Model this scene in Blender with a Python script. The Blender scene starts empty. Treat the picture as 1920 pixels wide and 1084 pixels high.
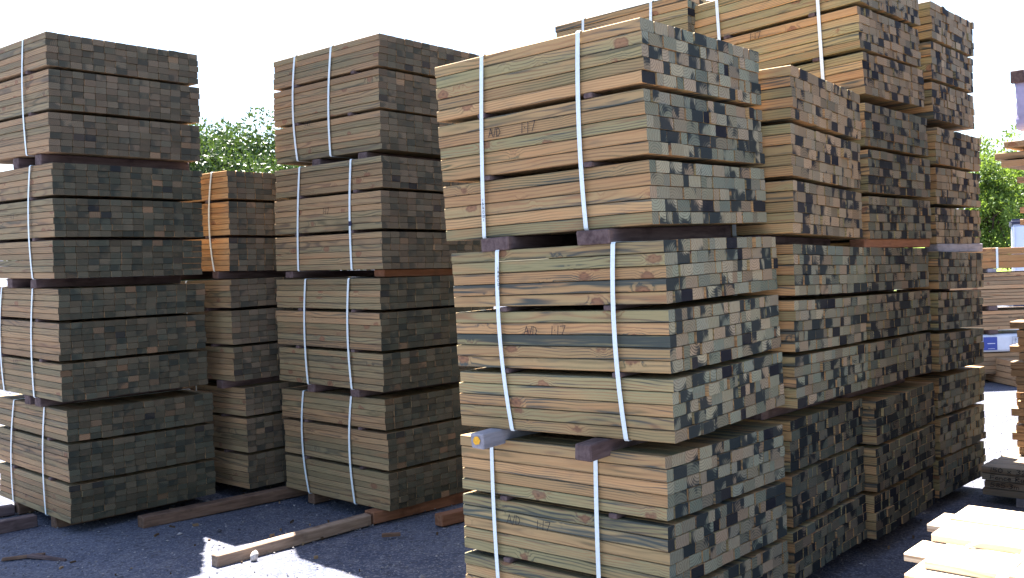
import bpy, bmesh, math, random
import numpy as np
from mathutils import Vector, Matrix

rng = random.Random(7)
scene = bpy.context.scene
col = scene.collection

# ------------------------------------------------------------------ camera
CAM_H = 1.7338
F_PX = 1785.76
RIGHT = Vector((0.999445, -0.000604, -0.033310))
UP = Vector((0.033316, 0.018118, 0.999281))
FWD = Vector((0.0, 0.999836, -0.018128))
cam_data = bpy.data.cameras.new('camera')
cam_data.sensor_fit = 'HORIZONTAL'
cam_data.sensor_width = 36.0
cam_data.lens = 36.0 * F_PX / 1920.0
cam_data.clip_start = 0.05
cam_data.clip_end = 3000
cam = bpy.data.objects.new('camera', cam_data)
col.objects.link(cam)
cam.matrix_world = Matrix(((RIGHT.x, UP.x, -FWD.x, 0), (RIGHT.y, UP.y, -FWD.y, 0),
                           (RIGHT.z, UP.z, -FWD.z, CAM_H), (0, 0, 0, 1)))
scene.camera = cam

# ------------------------------------------------------------------ sky, sun, exposure
SUN_EL = math.radians(64.0)
SUN_DIR = Vector((-0.253 * math.cos(SUN_EL), 0.967 * math.cos(SUN_EL), math.sin(SUN_EL))).normalized()   # towards the sun
world = bpy.data.worlds.new('World')
scene.world = world
world.use_nodes = True
wn = world.node_tree
bg = wn.nodes['Background']
sky = wn.nodes.new('ShaderNodeTexSky')
sky.sky_type = 'NISHITA'
sky.sun_disc = False
sky.sun_elevation = SUN_EL
sky.sun_rotation = math.atan2(-0.253, 0.967)
sky.air_density = 1.0
sky.dust_density = 1.5
wn.links.new(sky.outputs[0], bg.inputs['Color'])
bg.inputs['Strength'].default_value = 0.05
sun_data = bpy.data.lights.new('sun', 'SUN')
sun_data.energy = 5.0
sun_data.angle = math.radians(0.5)
sun_data.color = (1.0, 0.95, 0.87)
sun = bpy.data.objects.new('sun', sun_data)
col.objects.link(sun)
sun.rotation_euler = SUN_DIR.to_track_quat('Z', 'Y').to_euler()
sun.location = (0, 0, 20)
scene.view_settings.view_transform = 'Standard'
scene.view_settings.look = 'None'
scene.view_settings.gamma = 1.0
scene.view_settings.exposure = 3.05
scene.cycles.max_bounces = 8
scene.cycles.diffuse_bounces = 1

# ------------------------------------------------------------------ node helper
class NT:
    def __init__(s, name):
        s.mat = bpy.data.materials.new(name)
        s.mat.use_nodes = True
        s.t = s.mat.node_tree
        s.bsdf = s.t.nodes['Principled BSDF']
    def n(s, typ, **kw):
        nd = s.t.nodes.new(typ)
        for k, v in kw.items():
            setattr(nd, k, v)
        return nd
    def put(s, sock, v):
        if isinstance(v, bpy.types.NodeSocket):
            s.t.links.new(v, sock)
        elif v is not None:
            if isinstance(v, (tuple, list)) and sock.type == 'RGBA' and len(v) == 3:
                v = (*v, 1)
            sock.default_value = v
    def m(s, op, a, b=None, c=None, clamp=False):
        nd = s.n('ShaderNodeMath', operation=op, use_clamp=clamp)
        s.put(nd.inputs[0], a); s.put(nd.inputs[1], b); s.put(nd.inputs[2], c)
        return nd.outputs[0]
    def v(s, op, a, b=None):
        nd = s.n('ShaderNodeVectorMath', operation=op)
        s.put(nd.inputs[0], a)
        if b is not None:
            if op == 'SCALE': s.put(nd.inputs['Scale'], b)
            else: s.put(nd.inputs[1], b)
        return nd.outputs['Value'] if op in ('LENGTH', 'DOT_PRODUCT', 'DISTANCE') else nd.outputs[0]
    def xyz(s, a):
        nd = s.n('ShaderNodeSeparateXYZ'); s.put(nd.inputs[0], a)
        return nd.outputs[0], nd.outputs[1], nd.outputs[2]
    def vec(s, x, y, z):
        nd = s.n('ShaderNodeCombineXYZ')
        s.put(nd.inputs[0], x); s.put(nd.inputs[1], y); s.put(nd.inputs[2], z)
        return nd.outputs[0]
    def noise(s, p, scale=1.0, detail=2.0, rough=.5, dist=0.0):
        nd = s.n('ShaderNodeTexNoise')
        s.put(nd.inputs['Vector'], p); s.put(nd.inputs['Scale'], scale); s.put(nd.inputs['Detail'], detail)
        s.put(nd.inputs['Roughness'], rough); s.put(nd.inputs['Distortion'], dist)
        return nd.outputs['Fac']
    def noisec(s, p, scale=1.0, detail=2.0):
        nd = s.n('ShaderNodeTexNoise')
        s.put(nd.inputs['Vector'], p); s.put(nd.inputs['Scale'], scale); s.put(nd.inputs['Detail'], detail)
        return nd.outputs['Color']
    def voro(s, p, scale=1.0, feature='F1'):
        nd = s.n('ShaderNodeTexVoronoi', feature=feature)
        s.put(nd.inputs['Vector'], p); s.put(nd.inputs['Scale'], scale)
        return nd
    def step(s, v, a, b, lo=0.0, hi=1.0):
        nd = s.n('ShaderNodeMapRange', interpolation_type='SMOOTHSTEP')
        s.put(nd.inputs[0], v); s.put(nd.inputs[1], a); s.put(nd.inputs[2], b); s.put(nd.inputs[3], lo); s.put(nd.inputs[4], hi)
        return nd.outputs[0]
    def mix(s, f, a, b, blend='MIX'):
        nd = s.n('ShaderNodeMix', data_type='RGBA', blend_type=blend)
        nd.clamp_factor = True
        s.put(nd.inputs[0], f); s.put(nd.inputs[6], a); s.put(nd.inputs[7], b)
        return nd.outputs[2]
    def ramp(s, f, stops, interp='LINEAR'):
        nd = s.n('ShaderNodeValToRGB'); s.put(nd.inputs[0], f)
        r = nd.color_ramp; r.interpolation = interp
        while len(r.elements) < len(stops): r.elements.new(.5)
        for e, (p, c) in zip(r.elements, stops):
            e.position = p; e.color = (*c, 1)
        return nd.outputs[0]
    def attr(s, name):
        return s.n('ShaderNodeAttribute', attribute_name=name).outputs['Vector']
    def rnd(s):
        """A random number per board: the object's own, or the island's inside one mesh of many boards."""
        o = s.n('ShaderNodeObjectInfo').outputs['Random']
        g = s.n('ShaderNodeNewGeometry').outputs['Random Per Island']
        w = s.n('ShaderNodeTexWhiteNoise', noise_dimensions='1D')
        s.put(w.inputs['W'], s.m('MULTIPLY', s.m('ADD', o, g), 733.0))
        return s.xyz(w.outputs['Color'])
    def bump(s, h, strength=.3, dist=.002):
        b = s.n('ShaderNodeBump'); s.put(b.inputs['Strength'], strength); s.put(b.inputs['Distance'], dist)
        s.put(b.inputs['Height'], h); s.put(s.bsdf.inputs['Normal'], b.outputs[0])
    def out(s, color, rough=.7, spec=.3):
        s.put(s.bsdf.inputs['Base Color'], color); s.put(s.bsdf.inputs['Roughness'], rough)
        s.put(s.bsdf.inputs['Specular IOR Level'], spec)
        return s.mat

def wood_field(t, r, ringsize=.010, knots=True):
    """Growth rings round a pith that wanders along the board, and knots; shared by the long faces and the ends."""
    r1, r2, r3 = r
    bc = t.attr('bc')
    P = t.v('ADD', bc, t.vec(t.m('MULTIPLY', r1, 37.0), t.m('MULTIPLY', r2, 53.0), t.m('MULTIPLY', r3, 41.0)))
    px, py, pz = t.xyz(P)
    bx, by, bz = t.xyz(bc)
    wob = t.noisec(t.vec(t.m('MULTIPLY', py, 1.6), t.m('MULTIPLY', r1, 90.0), r2), 1.0, 2.0)
    wx, wy, wz = t.xyz(wob)
    cx = t.m('MULTIPLY', t.m('SUBTRACT', r1, .5), .15)
    cz = t.m('MULTIPLY', t.m('SUBTRACT', r2, .5), .15)
    dx = t.m('ADD', t.m('SUBTRACT', bx, cx), t.m('MULTIPLY', t.m('SUBTRACT', wx, .5), .05))
    dz = t.m('ADD', t.m('SUBTRACT', bz, cz), t.m('MULTIPLY', t.m('SUBTRACT', wz, .5), .05))
    R = t.m('SQRT', t.m('ADD', t.m('MULTIPLY', dx, dx), t.m('MULTIPLY', dz, dz)))
    fine = t.noise(t.v('MULTIPLY', P, (14, 1.6, 14)), 1.0, 2.0)
    R = t.m('ADD', R, t.m('MULTIPLY', fine, .012))
    kd = None
    if knots:
        vo = t.voro(t.v('MULTIPLY', P, (1, .62, 1)), 6.6)
        kd = t.m('ADD', vo.outputs['Distance'], t.m('MULTIPLY', t.m('SUBTRACT', t.noise(P, 32.0, 3.0), .5), .20))
        swirl = t.step(kd, .07, .30, 1.0, 0.0)
        R = t.m('ADD', R, t.m('MULTIPLY', swirl, .018))
    ring = t.m('POWER', t.m('MULTIPLY_ADD', t.m('SINE', t.m('MULTIPLY', R, 2 * math.pi / ringsize)), .5, .5), 3.0)
    return P, bc, R, ring, kd

def board_side(name, pale, green, stain_amt, gain=1.0, ringc=(.33, .175, .085)):
    t = NT(name)
    r = t.rnd(); r1, r2, r3 = r
    P, bc, R, ring, kd = wood_field(t, r, .0105)
    bx, by, bz = t.xyz(bc)
    big = t.noise(t.v('MULTIPLY', P, (9, 1.0, 9)), 1.0, 2.0)
    c = t.mix(t.step(t.m('ADD', t.m('MULTIPLY', r3, .7), t.m('MULTIPLY', big, .6)), .35, .95), pale, green)
    blush = t.noise(t.v('MULTIPLY', P, (20, 2.2, 20)), 1.0, 2.0)
    c = t.mix(t.step(blush, .5, .75, 0, .5), c, (pale[0] * 1.02, pale[1] * .84, pale[2] * .78))
    fade = t.noise(t.v('MULTIPLY', P, (5, 3, 5)), 1.0, 1.0)
    c = t.mix(t.m('MULTIPLY', ring, t.step(fade, .3, .7, .35, 1.0)), c, t.mix(t.step(big, .4, .65), ringc, (green[0] * .42, green[1] * .45, green[2] * .45)))
    # preservative stain running along the board: strong along the seams and on some boards
    edge = t.step(t.m('ABSOLUTE', bz), .010, .024)
    st = t.noise(t.v('MULTIPLY', P, (27, 1.25, 27)), 1.0, 4.0, .6)
    st = t.m('ADD', st, t.m('MULTIPLY', t.m('POWER', r1, 5.0), .22))
    st = t.m('ADD', st, t.m('MULTIPLY', t.m('SUBTRACT', ring, .3), .10))
    st = t.m('ADD', st, t.m('MULTIPLY', edge, .055))
    c = t.mix(t.m('MULTIPLY', t.step(st, .56, .76), stain_amt), c, (.060, .075, .070))
    # knots: reddish rim, darker heart
    kz = t.step(kd, .11, .18, 1.0, 0.0)
    c = t.mix(t.m('MULTIPLY', kz, .7), c, (.27, .115, .062))
    rim = t.m('MULTIPLY', t.step(kd, .085, .12), t.step(kd, .12, .155, 1.0, 0.0))
    c = t.mix(t.m('MULTIPLY', rim, .4), c, (.12, .06, .04))
    c = t.mix(t.m('MULTIPLY', t.step(kd, .02, .06, 1.0, 0.0), .6), c, (.10, .045, .03))
    fib = t.noise(t.v('MULTIPLY', P, (260, 5, 260)), 1.0, 2.0)
    c = t.mix(.28, c, t.ramp(fib, [(.25, (.30, .28, .27)), (.7, (1, 1, 1))]), 'MULTIPLY')
    grime = t.noise(t.v('MULTIPLY', P, (34, 7, 34)), 1.0, 4.0, .6)
    c = t.mix(t.step(grime, .54, .75, 0, .45), c, t.mix(.55, c, (.09, .10, .085)))
    v = t.m('MULTIPLY', t.m('MULTIPLY_ADD', r2, .34, .80), gain)
    c = t.mix(1.0, c, t.vec(v, v, v), 'MULTIPLY')
    t.bump(t.m('ADD', t.m('MULTIPLY', fib, .5), t.m('MULTIPLY', ring, .5)), .25, .001)
    return t.out(c, .72, .25)

def board_end(name, stops, dark, amount, ring_amt=.45, black=.965, thr=.88):
    t = NT(name)
    r = t.rnd(); r1, r2, r3 = r
    P, bc, R, ring, kd = wood_field(t, r, .0125, knots=False)
    c = t.ramp(r3, stops)
    v = t.m('MULTIPLY_ADD', r2, .6, .68)
    c = t.mix(1.0, c, t.vec(v, v, v), 'MULTIPLY')
    patch = t.noise(t.v('MULTIPLY', P, (13, 0.0, 13)), 1.0, 1.5, .5, .4)
    pale = t.noise(t.v('MULTIPLY', P, (30, 0.0, 30)), 1.0, 2.0)
    c = t.mix(t.step(pale, .5, .75, 0, .45), c, t.mix(.5, c, (.26, .16, .10)))
    c = t.mix(t.m('MULTIPLY', ring, ring_amt), c, t.mix(.75, c, (.02, .022, .02)))
    s = t.m('ADD', t.m('MULTIPLY', R, 5.5), t.m('MULTIPLY', patch, 1.25))
    s = t.m('ADD', s, t.m('MULTIPLY', t.m('SUBTRACT', r1, .5), .8))
    s = t.m('ADD', s, t.m('MULTIPLY', t.m('SUBTRACT', ring, .3), .10))
    s = t.step(s, thr + .22, thr + .46)
    c = t.mix(t.m('MULTIPLY', s, amount), c, dark)
    # a few ends soaked almost black
    c = t.mix(t.m('MULTIPLY', t.m('GREATER_THAN', r2, black), amount), c, (.012, .013, .02))
    rough = t.noise(P, 300.0, 2.0)
    c = t.mix(.35, c, t.ramp(rough, [(.3, (.40, .40, .40)), (.75, (1, 1, 1))]), 'MULTIPLY')
    t.bump(rough, .4, .001)
    return t.out(c, .85, .12)

M = {}
M['side_pale'] = board_side('pale_treated_timber', (.49, .285, .130), (.315, .265, .13), .92)
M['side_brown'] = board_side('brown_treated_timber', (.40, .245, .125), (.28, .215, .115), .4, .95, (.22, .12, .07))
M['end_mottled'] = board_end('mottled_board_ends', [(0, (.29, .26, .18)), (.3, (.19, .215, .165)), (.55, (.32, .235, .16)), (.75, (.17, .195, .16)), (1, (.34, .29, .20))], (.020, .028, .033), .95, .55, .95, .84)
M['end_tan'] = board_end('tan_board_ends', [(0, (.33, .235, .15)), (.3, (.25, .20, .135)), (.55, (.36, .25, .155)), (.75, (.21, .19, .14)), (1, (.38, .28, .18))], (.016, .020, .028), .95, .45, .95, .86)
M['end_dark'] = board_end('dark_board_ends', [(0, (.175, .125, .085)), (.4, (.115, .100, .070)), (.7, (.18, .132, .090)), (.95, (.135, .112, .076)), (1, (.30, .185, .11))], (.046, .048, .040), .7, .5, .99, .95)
M['end_grey'] = board_end('darker_grey_board_ends', [(0, (.20, .175, .125)), (.3, (.135, .145, .115)), (.55, (.235, .175, .125)), (.75, (.115, .13, .11)), (1, (.25, .205, .145))], (.014, .018, .024), .95, .5, .95, .78)  # greyer, darker tone for lower packs of the right-hand row
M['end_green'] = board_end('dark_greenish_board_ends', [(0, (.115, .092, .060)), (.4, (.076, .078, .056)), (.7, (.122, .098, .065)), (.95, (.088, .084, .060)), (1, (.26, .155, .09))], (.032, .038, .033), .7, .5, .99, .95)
M['end_wet'] = board_end('shaded_dark_board_ends', [(0, (.125, .112, .080)), (.3, (.080, .095, .078)), (.55, (.145, .110, .080)), (.75, (.070, .085, .074)), (1, (.155, .130, .095))], (.010, .014, .018), .95, .5, .95, .74)  # grey ends darkened for the low packs: own dark tone plus painted-in shade
M['side_orange'] = board_side('orange_timber', (.60, .28, .095), (.48, .25, .10), .1)
M['side_golden'] = board_side('glow_tinted_timber', (.58, .30, .115), (.46, .27, .12), .25, 1.0, (.30, .14, .06))  # for K1: the warm bounced glow on its side is put into the colour
M['side_dull'] = board_side('dull_grey_timber', (.37, .29, .21), (.29, .25, .19), .15)
M['side_grey'] = board_side('weathered_timber', (.50, .30, .16), (.38, .26, .155), .25)
M['side_raw'] = board_side('pale_raw_timber', (.72, .57, .40), (.68, .56, .41), .0)

def rough_wood(name, base, alt):
    t = NT(name)
    co = t.n('ShaderNodeTexCoord').outputs['Object']
    o = t.n('ShaderNodeObjectInfo').outputs['Random']
    p = t.v('ADD', co, t.vec(t.m('MULTIPLY', o, 31.0), t.m('MULTIPLY', o, 17.0), 0.0))
    a = t.noise(t.v('MULTIPLY', p, (5, 40, 40)), 1.0, 4.0, .6)
    b = t.noise(p, 9.0, 3.0)
    c = t.mix(t.step(a, .3, .7), base, alt)
    c = t.mix(t.step(b, .5, .75, 0, .6), c, (base[0] * .4, base[1] * .4, base[2] * .45))
    t.bump(a, .7, .004)
    return t.out(c, .85, .15)
M['bearer_dark'] = rough_wood('dark_rough_bearer', (.085, .055, .055), (.15, .105, .10))
M['bearer_red'] = rough_wood('red_brown_bearer', (.20, .085, .045), (.28, .13, .075))
M['bearer_grey'] = rough_wood('grey_bearer', (.24, .225, .25), (.34, .32, .35))
M['runner_sunlit'] = rough_wood('sunlit_brown_runner', (.22, .15, .11), (.32, .23, .17))  # lighter copy of the runner wood; sunlight put into its colour
M['runner'] = rough_wood('brown_runner', (.11, .065, .045), (.19, .115, .08))

def plain(name, c, rough=.6, spec=.3, var=.15, scale=12.0):
    t = NT(name)
    co = t.n('ShaderNodeTexCoord').outputs['Object']
    n = t.noise(co, scale, 4.0, .6)
    d = tuple(x * (1 - var) for x in c)
    return t.out(t.mix(t.step(n, .35, .65), c, d), rough, spec)
M['strap'] = plain('white_plastic_strap', (.74, .80, .82), .35, .4, .08, 60)
M['ink'] = plain('black_marker', (.02, .02, .025), .6, .2, .1)
M['yellow'] = plain('yellow_paint', (.85, .42, .03), .6, .3, .2, 90)
M['wrap'] = plain('white_pack_wrap', (.74, .76, .86), .4, .4, .12, 5)
M['wrap_blue'] = plain('lilac_pack_wrap', (.40, .38, .62), .4, .4, .2, 4)
M['logo_blue'] = plain('blue_print', (.03, .06, .33), .4, .4, .1)
M['white_print'] = plain('white_print', (.75, .78, .9), .4, .4, .1)
M['grey_print'] = plain('grey_print', (.30, .32, .42), .5, .3, .1)
M['green_end'] = plain('green_end_paint', (.02, .13, .09), .6, .3, .3)
M['metal_pale'] = plain('pale_blue_sheet', (.62, .68, .85), .45, .4, .06, 2)
M['metal_dark'] = plain('dark_blue_trim', (.03, .035, .08), .4, .4, .2)
M['pebble'] = plain('pale_pebble', (.55, .50, .47), .8, .2, .3, 40)

def ground_mat():
    t = NT('gravel_ground')
    co = t.n('ShaderNodeTexCoord').outputs['Object']
    a = t.noise(co, .55, 4.0, .6)
    b = t.noise(co, 7.0, 5.0, .65)
    vo = t.voro(co, 95.0)
    vo2 = t.voro(co, 38.0)
    k = t.xyz(vo.outputs['Color'])[0]
    k2 = t.xyz(vo2.outputs['Color'])[1]
    c = t.mix(t.step(a, .35, .65), (.058, .066, .10), (.098, .104, .138))
    c = t.mix(t.step(b, .45, .7, 0, .7), c, (.125, .125, .148))
    c = t.mix(t.step(k, .6, .95, 0, .7), c, (.20, .195, .215))
    c = t.mix(t.step(k, .25, .0, 0, .6), c, (.045, .045, .055))
    c = t.mix(t.step(k2, .86, .98, 0, .6), c, (.05, .05, .06))
    h = t.m('ADD', t.m('MULTIPLY', t.m('SUBTRACT', 1.0, vo.outputs['Distance']), .6), t.m('MULTIPLY', b, 1.3))
    t.bump(h, .45, .008)
    return t.out(c, .95, .08)
M['ground'] = ground_mat()
t_ = NT('grass')
co_ = t_.n('ShaderNodeTexCoord').outputs['Object']
M['grass'] = t_.out(t_.mix(t_.noise(co_, .5, 5.0, .6), (.10, .16, .03), (.20, .26, .05)), .9, .1)
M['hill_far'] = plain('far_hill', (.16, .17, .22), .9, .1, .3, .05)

def leaf_mat(name, a, b, trans, rough, spec):
    t = NT(name)
    g = t.n('ShaderNodeNewGeometry').outputs['Random Per Island']
    c = t.mix(g, a, b)
    t.out(c, rough, spec)
    tr = t.n('ShaderNodeBsdfTranslucent'); t.put(tr.inputs['Color'], t.mix(.5, c, (b[0] * 1.6, b[1] * 1.6, b[2])))
    mx = t.n('ShaderNodeMixShader'); t.put(mx.inputs[0], trans)
    t.t.links.new(t.bsdf.outputs[0], mx.inputs[1]); t.t.links.new(tr.outputs[0], mx.inputs[2])
    t.t.links.new(mx.outputs[0], t.t.nodes['Material Output'].inputs['Surface'])
    return t.mat
M['leaf_dark'] = leaf_mat('glossy_evergreen_leaf', (.008, .034, .012), (.065, .105, .02), .20, .38, .45)
M['leaf_light'] = leaf_mat('light_green_leaf', (.045, .105, .02), (.15, .21, .03), .35, .5, .3)
M['bark'] = plain('bark', (.07, .05, .04), .9, .1, .4, 8)

# ------------------------------------------------------------------ mesh helpers
def tag(o, label=None, cat=None, group=None, kind=None):
    if label: o['label'] = label
    if cat: o['category'] = cat
    if group: o['group'] = group
    if kind: o['kind'] = kind
    return o

def link(name, mesh, parent=None):
    o = bpy.data.objects.new(name, mesh)
    col.objects.link(o)
    if parent is not None: o.parent = parent
    return o

def empty(name, mat4):
    o = bpy.data.objects.new(name, None)
    o.empty_display_size = .1
    col.objects.link(o)
    o.matrix_world = mat4
    return o

BEV = .0032
def prism(w, h, L, bev=BEV):
    """A sawn board along y with eased long edges: 16 vertices, 8 long faces, 2 ends."""
    a, b = w / 2, h / 2
    ring = [(-a + bev, -b), (a - bev, -b), (a, -b + bev), (a, b - bev), (a - bev, b), (-a + bev, b), (-a, b - bev), (-a, -b + bev)]
    vs = [(x, -L / 2, z) for x, z in ring] + [(x, L / 2, z) for x, z in ring]
    fs = [tuple(range(8)), tuple(range(15, 7, -1))]
    fs += [(i, i + 8, (i + 1) % 8 + 8, (i + 1) % 8) for i in range(8)]
    return vs, fs

def boards_mesh(name, items, mats):
    """items: (cx, cy, cz, w, h, L). One mesh; 'bc' keeps every vertex's place in its own board."""
    V, F, mi, bc = [], [], [], []
    for cx, cy, cz, w, h, L in items:
        vs, fs = prism(w, h, L)
        o = len(V)
        V += [(cx + x, cy + y, cz + z) for x, y, z in vs]
        bc += vs
        F += [tuple(o + k for k in f) for f in fs]
        mi += [1, 1] + [0] * 8
    me = bpy.data.meshes.new(name)
    me.from_pydata(V, [], F)
    for m in mats: me.materials.append(m)
    me.polygons.foreach_set('material_index', mi)
    at = me.attributes.new('bc', 'FLOAT_VECTOR', 'POINT')
    at.data.foreach_set('vector', np.array(bc, dtype=np.float32).ravel())
    me.update()
    return me

def box_mesh(name, dims, mat, bevel=.004, centre=(0, 0, 0), jit=0.0, seg=1):
    bm = bmesh.new()
    bmesh.ops.create_cube(bm, size=1)
    for v in bm.verts:
        v.co = Vector((v.co.x * dims[0] + centre[0], v.co.y * dims[1] + centre[1], v.co.z * dims[2] + centre[2]))
    if jit:
        for v in bm.verts: v.co += Vector((rng.uniform(-jit, jit), rng.uniform(-jit, jit), rng.uniform(-jit, jit)))
    if bevel: bmesh.ops.bevel(bm, geom=bm.edges[:], offset=bevel, segments=seg, affect='EDGES')
    me = bpy.data.meshes.new(name)
    bm.to_mesh(me); bm.free()
    me.materials.append(mat)
    return me

def ribbon_loop(name, pts, across, width, thick, mat, closed=True):
    """A flat strap swept along pts (list of Vector); across = width direction."""
    V, F = [], []
    n = len(pts)
    for i, p in enumerate(pts):
        a = pts[(i - 1) % n] if closed or i > 0 else p
        b = pts[(i + 1) % n] if closed or i < n - 1 else p
        tdir = (b - a).normalized()
        ac = across[i] if isinstance(across, list) else across
        nrm = tdir.cross(ac).normalized()
        for sa, sn in ((-1, -1), (1, -1), (1, 1), (-1, 1)):
            V.append(p + ac * (sa * width / 2) + nrm * (sn * thick / 2))
    m = n if closed else n - 1
    for i in range(m):
        j = (i + 1) % n
        for k in range(4):
            F.append((4 * i + k, 4 * i + (k + 1) % 4, 4 * j + (k + 1) % 4, 4 * j + k))
    if not closed:
        F += [(3, 2, 1, 0), tuple(4 * (n - 1) + k for k in range(4))]
    me = bpy.data.meshes.new(name)
    me.from_pydata(V, [], F)
    bm = bmesh.new(); bm.from_mesh(me); bmesh.ops.recalc_face_normals(bm, faces=bm.faces[:]); bm.to_mesh(me); bm.free()
    me.materials.append(mat)
    return me

GLYPH = {
 'A': ([[(0, 0), (.3, 1), (.6, 0)], [(.12, .38), (.5, .38)]], .75),
 '/': ([[(0, -.05), (.28, 1.05)]], .42),
 'D': ([[(0, 0), (.02, 1), (.35, .85), (.5, .5), (.35, .12), (0, 0)]], .65),
 '1': ([[(.1, 0), (.12, 1)]], .32),
 '.': ([[(.04, .45), (.10, .5)]], .28),
 '7': ([[(0, .95), (.5, 1), (.22, 0)]], .65),
 '5': ([[(.48, 1), (.08, .98), (.05, .58), (.35, .6), (.48, .3), (.3, 0), (0, .06)]], .66),
 '0': ([[(.25, 1), (.02, .65), (.05, .2), (.28, 0), (.5, .3), (.48, .75), (.25, 1)]], .68),
 'x': ([[(0, .6), (.4, 0)], [(.4, .62), (0, 0)]], .62),
 '3': ([[(.03, .92), (.3, 1), (.44, .78), (.2, .54), (.46, .32), (.28, 0), (0, .08)]], .64),
 '2': ([[(.03, .8), (.25, 1), (.46, .78), (.3, .4), (0, 0), (.5, .02)]], .66),
 '8': ([[(.25, .52), (.05, .76), (.25, 1), (.45, .78), (.25, .52), (.02, .25), (.25, 0), (.48, .25), (.25, .52)]], .64),
 'F': ([[(0, 0), (0, 1), (.48, 1)], [(0, .52), (.38, .52)]], .6),
 'e': ([[(.02, .32), (.38, .36), (.3, .6), (.08, .5), (.02, .2), (.15, 0), (.38, .08)]], .52),
 'n': ([[(0, 0), (.02, .6)], [(.02, .42), (.2, .6), (.34, .45), (.36, 0)]], .5),
 'c': ([[(.36, .52), (.15, .6), (0, .3), (.14, 0), (.36, .08)]], .48),
 'R': ([[(0, 0), (0, 1), (.38, .9), (.38, .62), (0, .5), (.46, 0)]], .62),
 'a': ([[(.36, .55), (.1, .6), (0, .25), (.12, 0), (.34, .15), (.36, .58), (.4, 0)]], .54),
 'i': ([[(.05, 0), (.06, .6)], [(.07, .8), (.08, .86)]], .24),
 'l': ([[(.05, 0), (.06, 1)]], .26),
 'm': ([[(0, 0), (.02, .6)], [(.02, .45), (.15, .6), (.26, .45), (.28, 0)], [(.28, .45), (.42, .6), (.54, .42), (.56, 0)]], .72),
 '4': ([[(.34, 0), (.36, 1), (0, .34), (.5, .36)]], .64),
 '-': ([[(.05, .45), (.4, .45)]], .6),
 'V': ([[(0, 1), (.26, 0), (.52, 1)]], .66),
 ' ': ([], .45),
}
def writing(name, text, origin, xdir, ydir, h, mat, parent, pen=.0032, slant=.0, wscale=1.0):
    """Pen strokes as thin flat ribbons lying on a face; origin, xdir, ydir in the parent's space."""
    V, F = [], []
    nrm = xdir.cross(ydir).normalized()
    x0 = 0.0
    for ch in text:
        strokes, adv = GLYPH[ch]
        dy = rng.uniform(-.04, .04)
        for s in strokes:
            pts = [origin + xdir * ((x0 + (x + slant * y) * wscale) * h) + ydir * ((y + dy) * h) for x, y in s]
            for a, b in zip(pts, pts[1:]):
                d = (b - a).normalized(); sd = d.cross(nrm) * (pen / 2); e = d * (pen * .4)
                o = len(V)
                V += [a - e - sd, b + e - sd, b + e + sd, a - e + sd]
                V += [p + nrm * .0006 for p in V[o:o + 4]]
                F += [(o + 4, o + 5, o + 6, o + 7), (o + 3, o + 2, o + 1, o), (o, o + 1, o + 5, o + 4), (o + 1, o + 2, o + 6, o + 5), (o + 2, o + 3, o + 7, o + 6), (o + 3, o, o + 4, o + 7)]
        x0 += adv * wscale
    me = bpy.data.meshes.new(name)
    me.from_pydata(V, [], F)
    me.materials.append(mat)
    return link(name, me, parent)

# ------------------------------------------------------------------ the setting: ground, hills
def ground_mesh():
    xs = sorted(set([-900, -300, -120, -50, -25] + list(np.arange(-14, 20.01, .25)) + [28, 50, 120, 300, 900]))
    ys = sorted(set([-300, -80, -25, -8] + list(np.arange(-3, 16.01, .25)) + [22, 35, 60, 120, 300, 1200]))
    nr = np.random.default_rng(3)
    V = []
    for y in ys:
        for x in xs:
            z = 0.0
            if -14 < x < 20 and -3 < y < 16:
                z = .007 * math.sin(x * 2.1 + 1.3 * math.sin(y * 1.1)) + .006 * math.sin(y * 2.7 + x) - .012 + nr.uniform(-.003, .003)
            V.append((x, y, z))
    nx = len(xs)
    F = [(j * nx + i, j * nx + i + 1, (j + 1) * nx + i + 1, (j + 1) * nx + i) for j in range(len(ys) - 1) for i in range(nx - 1)]
    me = bpy.data.meshes.new('gravel_yard')
    me.from_pydata(V, [], F)
    me.materials.append(M['ground'])
    for p in me.polygons: p.use_smooth = True
    return me
tag(link('gravel_yard', ground_mesh()), 'bluish grey gravel yard, mostly in shade', 'ground', kind='structure')

def hill(name, cx, cy, rx, ry, h, mat, label):
    V, F = [], []
    N = 40; K = 12
    for k in range(K + 1):
        q = k / K
        for i in range(N):
            a = 2 * math.pi * i / N
            rr = q * (1 + .08 * math.sin(3 * a + 1) + .05 * math.sin(7 * a))
            V.append((cx + rx * rr * math.cos(a), cy + ry * rr * math.sin(a), h * (math.cos(math.pi * q) * .5 + .5) * (1 + .1 * math.sin(5 * a + 4 * q)) - .3))
    for k in range(K):
        for i in range(N):
            j = (i + 1) % N
            F.append((k * N + i, (k + 1) * N + i, (k + 1) * N + j, k * N + j))
    me = bpy.data.meshes.new(name); me.from_pydata(V, [], F); me.materials.append(mat)
    for p in me.polygons: p.use_smooth = True
    tag(link(name, me), label, 'hill', kind='structure')
hill('grass_slope', 30, 62, 30, 16, 3.3, M['grass'], 'bright green grass slope behind the far trees')
hill('far_hill', 210, 420, 260, 120, 29, M['hill_far'], 'hazy far hill on the horizon')
hill('far_hill', -220, 520, 300, 120, 22, M['hill_far'], 'hazy far hill on the horizon to the left')

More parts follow.
